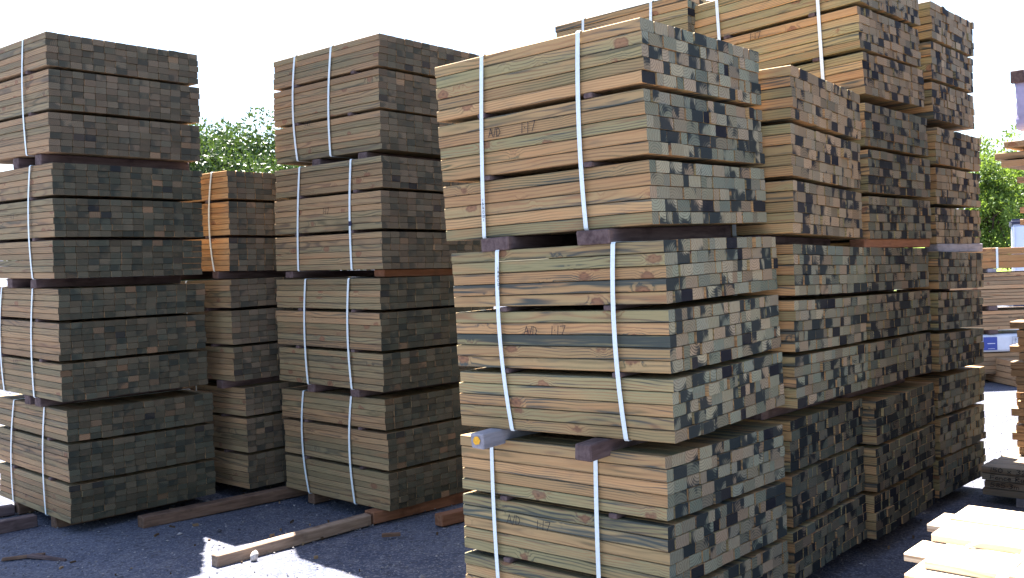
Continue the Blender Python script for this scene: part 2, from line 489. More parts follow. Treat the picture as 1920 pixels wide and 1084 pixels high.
# loose stones on the yard
def stones():
    nr = np.random.default_rng(11)
    V, F = [], []
    base = np.array([(1, 0, 0), (-1, 0, 0), (0, 1, 0), (0, -1, 0), (0, 0, 1), (0, 0, -1)], float)
    tri = [(0, 2, 4), (2, 1, 4), (1, 3, 4), (3, 0, 4), (2, 0, 5), (1, 2, 5), (3, 1, 5), (0, 3, 5)]
    for k in range(9000):
        y = 4.6 + 6.5 * nr.random() ** 1.3
        x = nr.uniform(-.62, .66) * y
        s = .004 + .007 * nr.random() ** 3
        if nr.random() < .006: s *= 2.2
        p = base * (s * nr.uniform(.7, 1.3, (6, 1))) * (1, nr.uniform(.6, 1.2), .6)
        a = nr.uniform(0, 6.28)
        c, sn = math.cos(a), math.sin(a)
        o = len(V)
        for q in p: V.append((x + c * q[0] - sn * q[1], y + sn * q[0] + c * q[1], q[2] + .001))
        F += [tuple(o + i for i in f) for f in tri]
    me = bpy.data.meshes.new('loose_gravel'); me.from_pydata(V, [], F)
    t = NT('loose_stone')
    g = t.n('ShaderNodeNewGeometry').outputs['Random Per Island']
    me.materials.append(t.out(t.ramp(g, [(0, (.05, .05, .06)), (.5, (.14, .135, .145)), (.85, (.22, .21, .21)), (1, (.34, .32, .32))]), .9, .1))
    return me
tag(link('loose_gravel', stones()), 'small loose stones scattered over the yard', 'gravel', kind='stuff')

# ------------------------------------------------------------------ timber packs
# name, front bottom corner, yaw of the end face, rise along the boards, rise along the ends, width, board length, height
PACKS = [
    ('L1', -3.0995, 6.4681, 2.6493, 0.8324, 0.043, 0.0046, 1.12, 1.32, 0.8076),
    ('L2', -3.1135, 6.4926, 1.7886, 0.8456, 0.0234, 0.0019, 1.12, 1.32, 0.7923),
    ('L3', -3.135, 6.5641, 0.9349, 0.8503, 0.0238, 0.0023, 1.12, 1.32, 0.785),
    ('L4', -3.1332, 6.6169, 0.0755, 0.8294, 0.0166, -0.0027, 1.12, 1.32, 0.7929),
    ('M1', -0.8883, 6.6623, 2.6206, 0.8228, 0.0191, -0.0124, 1.12, 1.301, 0.8071),
    ('M2', -0.8839, 6.575, 1.7806, 0.8214, 0.014, -0.011, 1.12, 1.301, 0.7842),
    ('M3', -0.9199, 6.5886, 0.9264, 0.806, 0.0106, 0.0019, 1.12, 1.301, 0.7941),
    ('M4', -0.9087, 6.6577, 0.0779, 0.8072, -0.0007, 0.0083, 1.12, 1.301, 0.791),
    ('K1', -2.1997, 7.4541, 1.8113, 0.8291, 0.0208, -0.0033, 1.12, 1.32, 0.7874),
    ('K2', -2.1927, 7.4231, 0.9476, 0.8209, 0.0018, 0.0125, 1.12, 1.32, 0.7969),
    ('K3', -2.1161, 7.4681, 0.09, 0.8353, -0.0073, 0.008, 1.12, 1.32, 0.7974),
    ('N1', 0.5691, 3.8172, 1.9046, 0.8807, -0.0141, 0.0266, 1.079, 1.137, 0.8276),
    ('N2', 0.627, 3.7762, 1.0267, 0.8947, -0.0094, 0.0186, 1.079, 1.137, 0.8144),
    ('N3', 0.5846, 3.7887, 0.1462, 0.8582, -0.0072, -0.0197, 1.079, 1.137, 0.8259),
    ('R1', 1.3669, 4.6047, 1.8761, 0.912, 0.0043, -0.0154, 1.036, 1.13, 0.8118),
    ('R2', 1.3648, 4.6443, 1.0164, 0.8867, 0.0095, -0.0175, 1.036, 1.13, 0.809),
    ('R3', 1.3647, 4.7249, 0.1272, 0.8848, -0.0089, -0.0118, 1.036, 1.13, 0.8139),
    ('S1', 2.1321, 5.6591, 2.7173, 0.8369, -0.0403, 0.026, 1.029, 1.12, 0.7999),
    ('S2', 2.0861, 5.5286, 1.8555, 0.8328, -0.0087, 0.0055, 1.029, 1.12, 0.7899),
    ('S3', 2.0573, 5.4788, 0.9965, 0.8396, -0.0137, -0.0072, 1.029, 1.12, 0.8116),
    ('S4', 2.0823, 5.5283, 0.097, 0.844, 0.0022, 0.0025, 1.029, 1.12, 0.8112),
    ('T1', 2.9063, 6.5008, 2.6797, 0.8453, -0.006, 0.0127, 0.949, 1.12, 0.7996),
    ('T2', 2.8695, 6.4121, 1.8275, 0.8307, 0.0021, -0.0, 0.949, 1.12, 0.7838),
    ('T3', 2.8331, 6.3497, 0.9691, 0.8275, 0.0058, -0.0223, 0.949, 1.12, 0.8081),
    ('T4', 2.8611, 6.4432, 0.0942, 0.815, 0.0117, -0.007, 0.949, 1.12, 0.8207),
]
PK = {p[0]: p for p in PACKS}
def frame(p):
    n, x, y, z, a, t1, t2, W, L, H = p
    d2 = Vector((math.cos(a), math.sin(a), t2)).normalized()
    d1 = Vector((-math.sin(a), math.cos(a), t1))
    d1 = (d1 - d2 * d1.dot(d2)).normalized()
    u = d2.cross(d1)
    o = Vector((x, y, z)) + d2 * (W / 2) + d1 * (L / 2)
    return Matrix(((d2.x, d1.x, u.x, o.x), (d2.y, d1.y, u.y, o.y), (d2.z, d1.z, u.z, o.z), (0, 0, 0, 1)))

# a pack further along the boards, behind the tall stack of the right row
s1 = PK['S1']; f1 = frame(s1)
for lev, key in ((3, 'P1'), (2, 'P2'), (1, 'P3'), (0, 'P4')):
    sp = PK['S%d' % (4 - lev)]
    a = sp[4] if lev < 3 else s1[4] + .004
    c = Vector(sp[1:4]) + Vector((-math.sin(a), math.cos(a), 0)) * (1.135 if lev == 3 else 1.17) - Vector((math.cos(a), math.sin(a), 0)) * .10
    z = c.z + (.03 if lev == 3 else 0)
    PACKS.append((key, c.x, c.y, z, a, -.004, .004, 1.03, 1.12, .80)); PK[key] = PACKS[-1]

KINDS = {'N': ('side_pale', 'end_mottled', (5, 5, 5), 20), 'R': ('side_pale', 'end_tan', (5, 5, 5), 19), 'S': ('side_pale', 'end_tan', (5, 5, 5), 19),
         'T': ('side_pale', 'end_tan', (5, 5, 5), 18), 'P': ('side_pale', 'end_mottled', (5, 5, 5), 19),
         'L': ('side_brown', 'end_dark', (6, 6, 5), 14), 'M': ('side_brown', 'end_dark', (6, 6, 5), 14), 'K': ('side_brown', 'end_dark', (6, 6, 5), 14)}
PLACE = {'N': 'nearest pale stack in the centre', 'R': 'mottled stack right behind the nearest one', 'S': 'mottled stack rising highest, third in its row',
         'T': 'mottled stack at the right hand row end', 'P': 'stack hidden behind the tallest mottled one',
         'L': 'dark brown stack at left edge', 'M': 'dark brown stack left of the nearest one', 'K': 'short stack between the two dark brown ones'}
LEVEL4 = {'1': 'topmost', '2': 'second highest', '3': 'third highest', '4': 'bottom'}
LEVEL3 = {'1': 'topmost', '2': 'middle', '3': 'bottom'}
STRAPS = {'L1': [((.375, .401, .371))], 'L2': [(.322, .368, .342)], 'L3': [(.948, 1.001, .967), (.395, .438, .431)], 'L4': [(.939, 1.017, 1.016), (.369, .416, .403)],
          'M1': [(.996, 1.025, .982), (.536, .571, .562)], 'M2': [(.959, .987, .999), (.331, .348, .342)], 'M3': [(.882, .909, .891), (.342, .367, .344)],
          'M4': [(.994, 1.03, .976), (.383, .426, .394)], 'K1': [(.228, .276, .225), (1.0, 1.0, 1.0)], 'K2': [(.66, .66, .66), (1.0, 1.0, 1.0)], 'K3': [(.72, .72, .72), (1.0, 1.0, 1.0)], 'N1': [(.835, .864, .886), (.3, .32, .316)],
          'N2': [(.857, .863, .824), (.239, .25, .222)], 'N3': [(.93, .92, .898), (.337, .336, .328)], 'S1': [(.925, .927, .931), (.242, .246, .25)],
          'P1': [(.85, .86, .86), (.27, .28, .28)]}
BOARD_CACHE = {}
def board_variants(kind, w, h, L, mats):
    key = (kind, L)
    if key not in BOARD_CACHE:
        BOARD_CACHE[key] = [boards_mesh('board', [(0, 0, 0, w * wide - .0026, h - (.0020 if kind[0] in 'LMK' else .0028), L * (1 + rng.uniform(-.0015, .0015)))], mats) for wide in (1, 2) for _ in range(6)]
        BOARD_CACHE[key + ('d',)] = (w, h)
    return BOARD_CACHE[key], BOARD_CACHE[key + ('d',)]

def strap_path(W, L, H, y_top, y_mid, y_bot, off=.003):
    """Loop round the pack: up the left face, over the top, down the right face, back underneath."""
    x0, x1 = -W / 2 - off, W / 2 + off
    yl = lambda q: -L / 2 + q
    pts = []
    for k in range(9):
        q = k / 8
        y = (1 - q) * (1 - 2 * q) * y_bot + 4 * q * (1 - q) * y_mid + q * (2 * q - 1) * y_top
        pts.append(Vector((x0 - .004 * math.sin(math.pi * q), yl(y), .006 + (H - .012) * q)))
    pts += [Vector((x0 + .006, yl(y_top), H + off)), Vector((0, yl(y_top), H + off)), Vector((x1 - .006, yl(y_top), H + off)),
            Vector((x1, yl(y_top), H - .006)), Vector((x1, yl(y_bot), .006)), Vector((x1 - .006, yl(y_bot), -off)), Vector((x0 + .006, yl(y_bot), -off))]
    return pts

def make_pack(p):
    key, W, L, H = p[0], p[7], p[8], p[9]
    sm, em, rows, ncol = KINDS[key[0]]
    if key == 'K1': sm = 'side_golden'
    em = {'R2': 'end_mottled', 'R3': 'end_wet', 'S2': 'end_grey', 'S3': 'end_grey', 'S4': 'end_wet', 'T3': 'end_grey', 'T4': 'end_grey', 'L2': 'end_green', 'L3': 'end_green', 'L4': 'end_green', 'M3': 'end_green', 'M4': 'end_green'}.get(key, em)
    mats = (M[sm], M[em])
    root = empty('timber_pack', frame(p))
    lev = (LEVEL3 if key[0] in 'NRK' else LEVEL4)[key[1]]
    if key[0] == 'P' and key != 'P1':
        label = 'pale timber pack, ' + lev + ' in the stack hidden behind the tallest mottled one'
    elif key == 'P1':
        label = 'timber pack at the top edge peeking over the nearest stack, against the sky'
    else:
        label = '%s timber pack of the %s' % (lev, PLACE[key[0]])
    tag(root, label, 'timber pack', 'strapped packs of sawn timber stacked in the yard')
    gap = .022
    h = (H - 2 * gap) / sum(rows)
    w = W / ncol
    items = []
    z = 0.0
    jagged = .006 if key[0] in 'NRSTP' else .005
    for ti, nr in enumerate(rows):
        tx, ty = rng.uniform(-.006, .006), rng.uniform(-.007, .007)
        sag = rng.uniform(-.004, .004)
        for r in range(nr):
            rx = rng.uniform(-.005, .005)
            rowin = rng.uniform(-.002, .002)
            c = 0
            while c < ncol:
                wide = 2 if (key[0] in 'NRSTP' and c < ncol - 1 and rng.random() < (.45 if c == 0 else .60)) else 1
                cx = -W / 2 + (c + wide / 2) * w + tx + rx
                u = (c + .5) / ncol
                cz = z + (r + .5) * h + sag * 4 * u * (1 - u)
                cy = ty + rowin + rng.gauss(0, jagged * .55)
                if rng.random() < .03: cy -= rng.uniform(.0, .014)
                items.append((c, r, ti, cx, cy, cz, wide))
                c += wide
        z += nr * h + gap
    variants, (bw, bh) = board_variants(key[0] + em + sm, w, h, L, mats)
    items.sort(key=lambda q: (q[0], q[2], q[1]))
    n_ind = 100 if not (key[0] == 'P') else (100 if key == 'P1' else 0)
    for k, (c, r, ti, cx, cy, cz, wide) in enumerate(items[:n_ind]):
        o = bpy.data.objects.new('board', variants[(wide - 1) * 6 + rng.randrange(6)])
        col.objects.link(o)
        o.parent = root
        o.location = (cx, cy, cz)
        sx = (w - .0026) / (bw - .0026); sz = (h - .0020) / (bh - .0020)
        o.scale = (sx * (1 - rng.random() * .012), 1.0, sz * (1 - rng.random() * .012))
        o.rotation_euler = (0, rng.uniform(-.004, .004), rng.uniform(-.0012, .0012))
    rest = items[n_ind:]
    tight = (ncol - 3, ncol - 6)                     # two columns packed tight, so no daylight runs through the joints
    me = boards_mesh('boards', [(cx, cy, cz, w * wide - .0026 - rng.random() * .0008, h - (.0003 if c in tight else (.0020 if key[0] in 'LMK' else .0028) + rng.random() * .0008), L) for c, r, ti, cx, cy, cz, wide in rest], mats)
    o = link('boards', me, root); o['kind'] = 'stuff'
    # spacer sticks between the layers
    z = rows[0] * h
    for g in range(2):
        for y in (.24, .76):
            yy = -L / 2 + L * y + rng.uniform(-.03, .03)
            sp = link('spacer', box_mesh('spacer', (W + .012, .042, gap - .001), M[sm if key[0] in 'LMK' else 'bearer_dark'] if False else M['bearer_dark'], .003), root)
            sp.location = (rng.uniform(-.006, -.001), yy, z + gap / 2)
        z += gap + rows[g + 1] * h
    for (yt, ym, yb) in STRAPS.get(key, [(.30, .305, .30), (.86, .865, .86)]):
        yt, ym, yb = (min(v, L - .03) for v in (yt, ym, yb))
        link('strap', ribbon_loop('strap', strap_path(W + .012, L, H, yt, ym, yb), Vector((0, 1, 0)), .021, .0012, M['strap']), root)
    return root
ROOT = {}
for p in PACKS: ROOT[p[0]] = make_pack(p)

# pen marks on the long faces: x runs towards the front of the pack
XD, YD = Vector((0, -1, 0)), Vector((0, 0, 1))
def mark(key, text, y, z, h, pen=.003, wscale=1.0):
    p = PK[key]; W, L = p[7], p[8]
    writing('handwriting', text, Vector((-W / 2 - .013, -L / 2 + y, z)), XD, YD, h, M['ink'], ROOT[key], pen, .06, wscale)
mark('N1', 'A/D', .818, .452, .038, wscale=1.05); mark('N1', '1.17', .631, .447, .044, wscale=1.25)
mark('N2', 'A/D', .723, .432, .038, wscale=1.1); mark('N2', '1.17', .576, .435, .038, wscale=1.4)
mark('N3', 'A/D', .844, .444, .042, wscale=1.1); mark('N3', '1.17', .670, .443, .040, wscale=1.35)
mark('S1', '1.17', .708, .475, .043, wscale=1.2); mark('M2', '1.17', .666, .413, .042, .0035, 1.2)
mark('L2', '1.17', .690, .429, .032, .0035, 1.6); mark('L3', '1.17', .771, .213, .042, .0035, 1.3)
mark('L4', '1.17', .722, .427, .036, .0035, 1.5); mark('M1', '1.17', .871, .25, .036, .0035, 1.4)
# print on two straps of the nearest stack
for key, y, z0 in (('N1', .886, .06), ('N2', .861, .62)):
    p = PK[key]
    writing('strap_print', '-4405-', Vector((-p[7] / 2 - .0165, -p[8] / 2 + y - .005, z0 + .12)), Vector((0, 0, -1)), Vector((0, -1, 0)), .011, M['ink'], ROOT[key], .0016, 0, 2.6)

o = link('strap_seal', box_mesh('strap_seal', (.004, .03, .035), M['metal_dark'], .001), ROOT['M2']); o.location = (-PK['M2'][7] / 2 - .012, -PK['M2'][8] / 2 + .346, .33)
# ------------------------------------------------------------------ bearers between the packs and runners on the yard
def bearer(upper, lower, y0, width, mat, label, name='bearer', left=.03, right=-.02, cat='bearer', group='bearers between the packs', paint=None):
    pu, pl = PK[upper], PK[lower]
    mu, ml = frame(pu), frame(pl)
    W, L = pu[7], pu[8]
    y = -L / 2 + y0
    nrm = ml.to_3x3() @ Vector((0, 0, 1)); top = ml @ Vector((0, 0, pl[9]))
    gaps = []
    for x in (-W / 2, 0, W / 2):
        q = mu @ Vector((x, y, 0))
        gaps.append((q - top).dot(nrm))
    g = sum(gaps) / 3 - .003
    g = max(g, .03)
    x0, x1 = -W / 2 - left, W / 2 + right
    me = box_mesh(name, (x1 - x0, width, g), M[mat], .005, jit=.003)
    o = link(name, me)
    o.matrix_world = mu @ Matrix.Translation(((x0 + x1) / 2, y, -g / 2 - .0015))
    tag(o, label, cat, group)
    if paint:
        bm = bmesh.new(); bmesh.ops.create_circle(bm, cap_ends=True, radius=.019, segments=18)
        for v in bm.verts:
            v.co = Vector((-(x1 - x0) / 2 - .0045, v.co.x * 1.1 * (1 + rng.uniform(-.12, .12)), v.co.y * (1 + rng.uniform(-.12, .12)) + .003))
        m2 = bpy.data.meshes.new('paint_spot'); bmesh.ops.recalc_face_normals(bm, faces=bm.faces[:]); bm.to_mesh(m2); bm.free()
        m2.materials.append(M['yellow']); link('paint_spot', m2, o)
    return o
B = bearer
B('N1', 'N2', .81, .16, 'bearer_dark', 'wide dark bearer, left one under the topmost pack of the nearest stack')
B('N1', 'N2', .27, .17, 'bearer_dark', 'wide dark bearer, right one under the topmost pack of the nearest stack')
B('N2', 'N3', .93, .075, 'bearer_grey', 'grey bearer with a yellow painted end jutting from the nearest stack', left=.13, paint=True)
B('N2', 'N3', .35, .085, 'bearer_dark', 'dark brown bearer jutting from the nearest stack, right of the yellow ended one', left=.14)
for st, nm in (('L', 'left edge dark brown stack'), ('M', 'dark brown stack left of the nearest one')):
    YS = {'L1': (.62, .22), 'L2': (.80, .38), 'L3': (.60, .42), 'M1': (.77, .21), 'M2': (1.15, .12), 'M3': (.88, .335)}
    for k, wd in (('1', 'topmost'), ('2', 'second'), ('3', 'third')):
        for j, y0 in enumerate(YS[st + k]):
            red = (st == 'M' and k == '2' and j == 1)
            B(st + k, st + str(int(k) + 1), y0, .10 if not red else .11, 'bearer_red' if red else 'bearer_dark',
              ('reddish bearer under the second pack of the ' if red else '%s bearer under the %s pack of the ' % (('farther', 'nearer')[j], wd)) + nm,
              left=-.01 if not red else -.06, right=.0)
for st, nm, levels in (('K', 'short stack in the gap', (1, 2)), ('R', 'stack right behind the nearest one', (1, 2)), ('S', 'tallest mottled stack', (1, 2, 3)), ('T', 'far end mottled stack', (1, 2, 3)), ('P', 'hidden stack behind the tallest one', (1, 2, 3))):
    for k in levels:
        for j, y0 in enumerate((.86, .22)):
            mat = 'bearer_dark'; r = -.02
            lab = '%s bearer under pack %s of the %s' % (('farther', 'nearer')[j], ('one', 'two', 'three')[k - 1] + ' from the top', nm)
            if j == 1 and st == 'S' and k == 2: mat, y0, r, lab = 'bearer_red', .055, .0, 'reddish brown bearer showing along the ends of the tallest mottled stack'
            if j == 1 and st == 'T' and k == 2: mat, y0, r, lab = 'bearer_grey', .045, .05, 'pale lilac grey bearer showing along the ends of the far mottled stack'
            B(st + str(k), st + str(k + 1), y0, .09, mat, lab, right=r, left=.0 if mat == 'bearer_dark' else (.06 if st == 'S' else -.02))

DA = .8436
D2 = Vector((math.cos(DA), math.sin(DA), 0)); D1 = Vector((-math.sin(DA), math.cos(DA), 0))
def runner(p, length, width, height, mat, label, direction=D2, cat='runner', group='timber runners on the yard', z=-.012, name='runner'):
    """p: the near end, at the foot of its left edge; the timber runs away along direction."""
    me = box_mesh(name, (length, width, height), M[mat], .006, jit=.003)
    o = link(name, me)
    y = Vector((-direction.y, direction.x, 0))
    c = Vector((p[0], p[1], 0)) + direction * (length / 2) + y * (width / 2)
    o.matrix_world = Matrix(((direction.x, y.x, 0, c.x), (direction.y, y.y, 0, c.y), (0, 0, 1, z + height / 2), (0, 0, 0, 1)))
    tag(o, label, cat, group)
    return o
def ang(a): return Vector((math.cos(a), math.sin(a), 0))
runner((-2.677, 6.744), 3.0, .10, .085, 'runner', 'long dark runner in front of the left edge stack, running under the short stack', direction=ang(.755))
runner((-1.846, 5.761), 1.205, .075, .078, 'runner_sunlit', 'dark runner with its near end lit by the patch of sun', direction=ang(.833))
runner((-1.025, 6.660), 1.7, .115, .088, 'bearer_red', 'brown runner under the dark brown stack, butted to the sunlit runner', direction=ang(.74))
runner((-.536, 6.541), 1.5, .09, .082, 'bearer_red', 'short brown runner end beside the nearest stack', direction=ang(.70))
runner((-4.355, 6.06), 1.20, .10, .088, 'bearer_dark', 'dark runner end at the lower left edge', direction=ang(.79))
runner((-4.85, 6.487), 1.27, .09, .075, 'bearer_dark', 'dark runner end behind the lower left one, reaching under the left stack', direction=ang(.703))
# runners carrying the stacks (their ends show only here and there)
for key, ys in (('L4', (.30, 1.0)), ('M4', (.95,)), ('K3', (.9,)), ('N3', (.25, .9)), ('R3', (.25, .9)), ('S4', (.25, .9)), ('T4', (.25, .9)), ('P4', (.25, .9))):
    pk = PK[key]; m = frame(pk)
    for j, y0 in enumerate(ys):
        q = m @ Vector((-pk[7] / 2 + .02, -pk[8] / 2 + y0, 0))
        hgt = min(q.z, (m @ Vector((pk[7] / 2, -pk[8] / 2 + y0, 0))).z) + .010
        d = (m.to_3x3() @ Vector((1, 0, 0))); d = Vector((d.x, d.y, 0)).normalized()
        lab = {'L': 'left edge stack', 'M': 'dark brown middle stack', 'K': 'short stack in the gap', 'N': 'nearest stack', 'R': 'stack behind the nearest one', 'S': 'tallest mottled stack', 'T': 'far end mottled stack', 'P': 'hidden stack'}[key[0]]
        runner((q.x, q.y), pk[7] - .03, .09, max(hgt, .05), 'runner', '%s runner under the bottom pack of the %s' % (('nearer', 'farther')[j] if len(ys) == 2 else 'hidden', lab), direction=d)

# small litter on the yard
def stone(name, p, s, mat, label, cat):
    bm = bmesh.new(); bmesh.ops.create_icosphere(bm, subdivisions=2, radius=1)
    for v in bm.verts:
        k = 1 + .18 * math.sin(5 * v.co.x + 3 * v.co.y) + rng.uniform(-.05, .05)
        v.co = Vector((v.co.x * s[0] * k, v.co.y * s[1] * k, v.co.z * s[2] * k))
    me = bpy.data.meshes.new(name); bm.to_mesh(me); bm.free()
    for q in me.polygons: q.use_smooth = True
    me.materials.append(M[mat])
    o = link(name, me); o.location = p; o.rotation_euler = (0, .3, .6)
    tag(o, label, cat)
stone('stone', (-1.655, 5.885, .022), (.022, .028, .036), 'pebble', 'pale round stone beside the sunlit runner', 'stone')
def chips():
    nr = np.random.default_rng(29)
    V, F = [], []
    for k in range(190):
        y = 4.9 + 4.6 * nr.random(); x = nr.uniform(-.60, .45) * y
        L = .006 + .03 * nr.random() ** 4; w = .003 + .006 * nr.random(); a = nr.uniform(0, 6.28); c, sn = math.cos(a), math.sin(a); h = .002 + .004 * nr.random()
        o = len(V)
        for px, py in ((-L, -w * .5), (L, -w), (L * .8, w), (-L * .9, w * .7)):
            V.append((x + c * px - sn * py, y + sn * px + c * py, h + nr.uniform(0, .003)))
        V += [(vx, vy, -.012) for vx, vy, vz in V[o:o + 4]]
        F += [(o, o + 1, o + 2, o + 3)] + [(o + i, o + 4 + i, o + 4 + (i + 1) % 4, o + (i + 1) % 4) for i in range(4)]
    me = bpy.data.meshes.new('wood_chips'); me.from_pydata(V, [], F)
    t = NT('wood_chip'); g = t.n('ShaderNodeNewGeometry').outputs['Random Per Island']
    me.materials.append(t.out(t.ramp(g, [(0, (.04, .028, .02)), (.6, (.12, .075, .045)), (1, (.30, .20, .12))]), .9, .1))
    return me
tag(link('wood_chips', chips()), 'fine bark and wood chips strewn over the yard', 'wood chips', kind='stuff')
def splinter(p, L, w, ang, mat, label):
    me = box_mesh('wood_offcut', (L, w, .018), M[mat], .003, jit=.006)
    for v in me.vertices:
        if v.co.x > 0: v.co.y *= .35
    o = link('wood_offcut', me); o.location = p; o.rotation_euler = (0, .02, ang)
    tag(o, label, 'offcut', 'wood scraps lying on the yard')
splinter((-3.02, 6.05, .01), .30, .05, -.35, 'bearer_dark', 'dark splintered offcut on the gravel at lower left')
splinter((-3.2, 6.1, .006), .25, .04, .3, 'runner', 'thin broken stick beside the dark splintered offcut')
splinter((-.86, 6.33, .008), .12, .04, .1, 'runner', 'small wood chip on the gravel in front of the brown runner')

# ------------------------------------------------------------------ right hand side: loose piles
def pile(name, base, d1, d2, rows, mat, label, group=None, cat='timber pile', rest_cols=0, end='end_mottled', parent=None):
    """rows: (z0, thickness, [(offset across d2, width, start along -d1, length)]). Boards run along d1; x across."""
    m = Matrix(((d2.x, d1.x, 0, base[0]), (d2.y, d1.y, 0, base[1]), (0, 0, 1, base[2]), (0, 0, 0, 1)))
    root = empty(name, m)
    tag(root, label, cat, group)
    for z0, th, bs in rows:
        for x, w, s, L in bs:
            me = boards_mesh('board', [(0, 0, 0, w, th, L)], (M[mat], M[end]))
            o = link('board', me, root)
            o.location = (x + w / 2, -s - L / 2, z0 + th / 2)
            o.rotation_euler = (0, 0, rng.uniform(-.004, .004))
    return root
# foreground pile of pale boards in the sun; local y=0 is its far end
gb = (1.11, 2.77, 0)
def g_rows():
    rows = []
    z = .11
    k = 0
    while z < .69:
        rows.append((z, .026, [(rng.uniform(-.008, .008) + .15 * c, .145, rng.uniform(-.02, .03), 1.75 + rng.uniform(0, .1)) for c in range(7)]))
        z += .0275
    rows.append((z, .026, [(.05, .20, -.05, 1.8), (.26, .155, .0, 1.8), (.42, .20, .01, 1.8), (.63, .20, -.01, 1.8), (.84, .20, .0, 1.8)])); z += .0275
    rows.append((z, .026, [(.135, .20, -.04, 1.8), (.345, .185, -.115, 1.8), (.54, .19, .0, 1.8), (.74, .20, -.17, 1.8), (.95, .11, .0, 1.8)])); z += .0275
    rows.append((z, .026, [(.22, .225, -.008, 1.7), (.525, .215, -.085, 1.7), (.775, .22, -.10, 1.7)]))
    return rows
g_root = pile('timber_pile', gb, D1, D2, g_rows(), 'side_raw', 'low pile of pale raw boards in full sun at the lower right corner', end='side_raw')
zt = max(o.location.z for o in g_root.children) + .014
link('strap', ribbon_loop('strap', [Vector((-.02, -.21, .10)), Vector((-.02, -.215, .4)), Vector((-.015, -.22, zt - .06)), Vector((.09, -.22, zt - .03)), Vector((.21, -.22, zt - .003)), Vector((.23, -.22, zt + .002)), Vector((.43, -.215, zt + .003)), Vector((.50, -.21, zt - .02)), Vector((.56, -.21, zt + .003)), Vector((.74, -.20, zt + .003)), Vector((.9, -.20, zt + .004)), Vector((1.03, -.20, zt - .01)), Vector((1.09, -.20, zt - .06)), Vector((1.095, -.20, .1))], Vector((0, 1, 0)), .030, .0012, M['strap'], closed=False), g_root)
loose = []
for k in range(26):
    q = k / 25
    loose.append(Vector((.42 + .30 * q + .03 * math.sin(q * 9), -.06 - .36 * q - .05 * math.sin(q * 6), zt + .006 + .045 * abs(math.sin(q * 7.0)) * (1 - .5 * q))))
sl = link('loose_strap', ribbon_loop('loose_strap', loose, Vector((.7, .7, 0)).normalized(), .018, .0012, M['strap'], closed=False))
sl.matrix_world = g_root.matrix_world
tag(sl, 'curled loose white strap end lying on the pale boards', 'strap')

# shaded rail pile with writing, behind it
fb = (3.262, 6.665, 0)
frows = [(.06 + .052 * k, .0465, [(.155 * c + rng.uniform(-.004, .004), .15, rng.uniform(-.01, .02), 2.2) for c in range(7)]) for k in range(4)]
f_root = pile('timber_pile', fb, D1, D2, frows, 'side_dull', 'low shaded pile of wide rails with handwriting on its edge, right of the far stack')
for txt, z in (('150 x 32', .227), ('Fence Rail', .175), ('585.3m', .123)):
    writing('handwriting', txt, Vector((-.007, -.05, z)), Vector((0, -1, 0)), Vector((0, 0, 1)), .030, M['ink'], f_root, .004, .05, 1.75)
for y in (.3, 1.6):
    q = Vector(fb) - D1 * y
    runner((q.x, q.y), 1.1, .09, .074, 'bearer_grey', '%s grey bearer under the shaded rail pile' % ('farther' if y < 1 else 'nearer'))
ub = (3.66, 6.97, .062 + .052 * 4)
urows = []
z = .0
for k in range(17):
    th = (.055, .05, .06)[k % 3]
    urows.append((z, th - .003, [(.13 * c, .125, rng.choice((0.0, .01, .02, -.03, .03)) + rng.uniform(0, .01), 1.5) for c in range(4)]))
    z += th + (.012 if k % 4 == 3 else 0)
u_root = pile('timber_pile', ub, D1, D2, urows, 'side_grey', 'tall narrow pile of uneven boards at the right edge, standing on the rail pile')
# tall stack beyond, its upper boards reaching into view
vb = (4.08, 8.0, 0)
vrows = []
z, k = .08, 0
while z < 2.44:
    s0 = .35
    juts = {2.33: .17, 2.08: .19, 1.98: .19}
    near = min(juts, key=lambda q: abs(q - z))
    first = juts[near] if abs(near - z) < .027 else s0
    vrows.append((z, .047, [(.11 * c, .105, (first if c == 0 else s0) + rng.uniform(-.015, .015), 1.3) for c in range(7)]))
    z += .05; k += 1
for zz, s in ((2.47, .05), (2.535, .0), (2.625, .075)):
    vrows.append((zz, .052, [(.11 * c, .105, s + .01 * c, 1.6) for c in range(7)]))
v_root = pile('timber_pile', vb, D1, D2, vrows, 'side_grey', 'tall grey board stack at the right edge, upper boards jutting against the sky')
# wrapped pack on top of it
w_root = empty('wrapped_pack', Matrix(((D2.x, D1.x, 0, vb[0]), (D2.y, D1.y, 0, vb[1]), (0, 0, 1, 2.70), (0, 0, 0, 1))))
tag(w_root, 'lilac plastic wrapped pack on top of the jutting boards at the right edge', 'wrapped pack')
def wrapped(dims, mat, parent, centre):
    bm = bmesh.new(); bmesh.ops.create_cube(bm, size=1)
    bmesh.ops.subdivide_edges(bm, edges=bm.edges[:], cuts=9, use_grid_fill=True)
    for v in bm.verts:
        w = .006 * (math.sin(v.co.y * 23 + 7 * v.co.z) + math.sin(v.co.z * 31 + 5 * v.co.y + v.co.x * 9))
        k = 1 - .05 * (abs(v.co.x) > .49) * (abs(v.co.z) > .49)
        v.co = Vector((centre[0] + v.co.x * dims[0] * k + w, centre[1] + v.co.y * dims[1] + w, centre[2] + v.co.z * dims[2] * k + w * .4))
    me = bpy.data.meshes.new('wrap'); bm.to_mesh(me); bm.free(); me.materials.append(mat)
    for p in me.polygons: p.use_smooth = True
    return link('wrap', me, parent)
wrapped((.8, 1.4, .48), M['wrap_blue'], w_root, (.40, -.17 - .7, .31))
for yy in (.30, .95):
    o = link('bearer', box_mesh('bearer', (.85, .09, .065), M['bearer_dark'], .004), w_root); o.location = (.40, -yy, .033)
o = link('corner_board', box_mesh('corner_board', (.05, .10, .10), M['bearer_dark'], .004), w_root); o.location = (.0, -.19, .50)

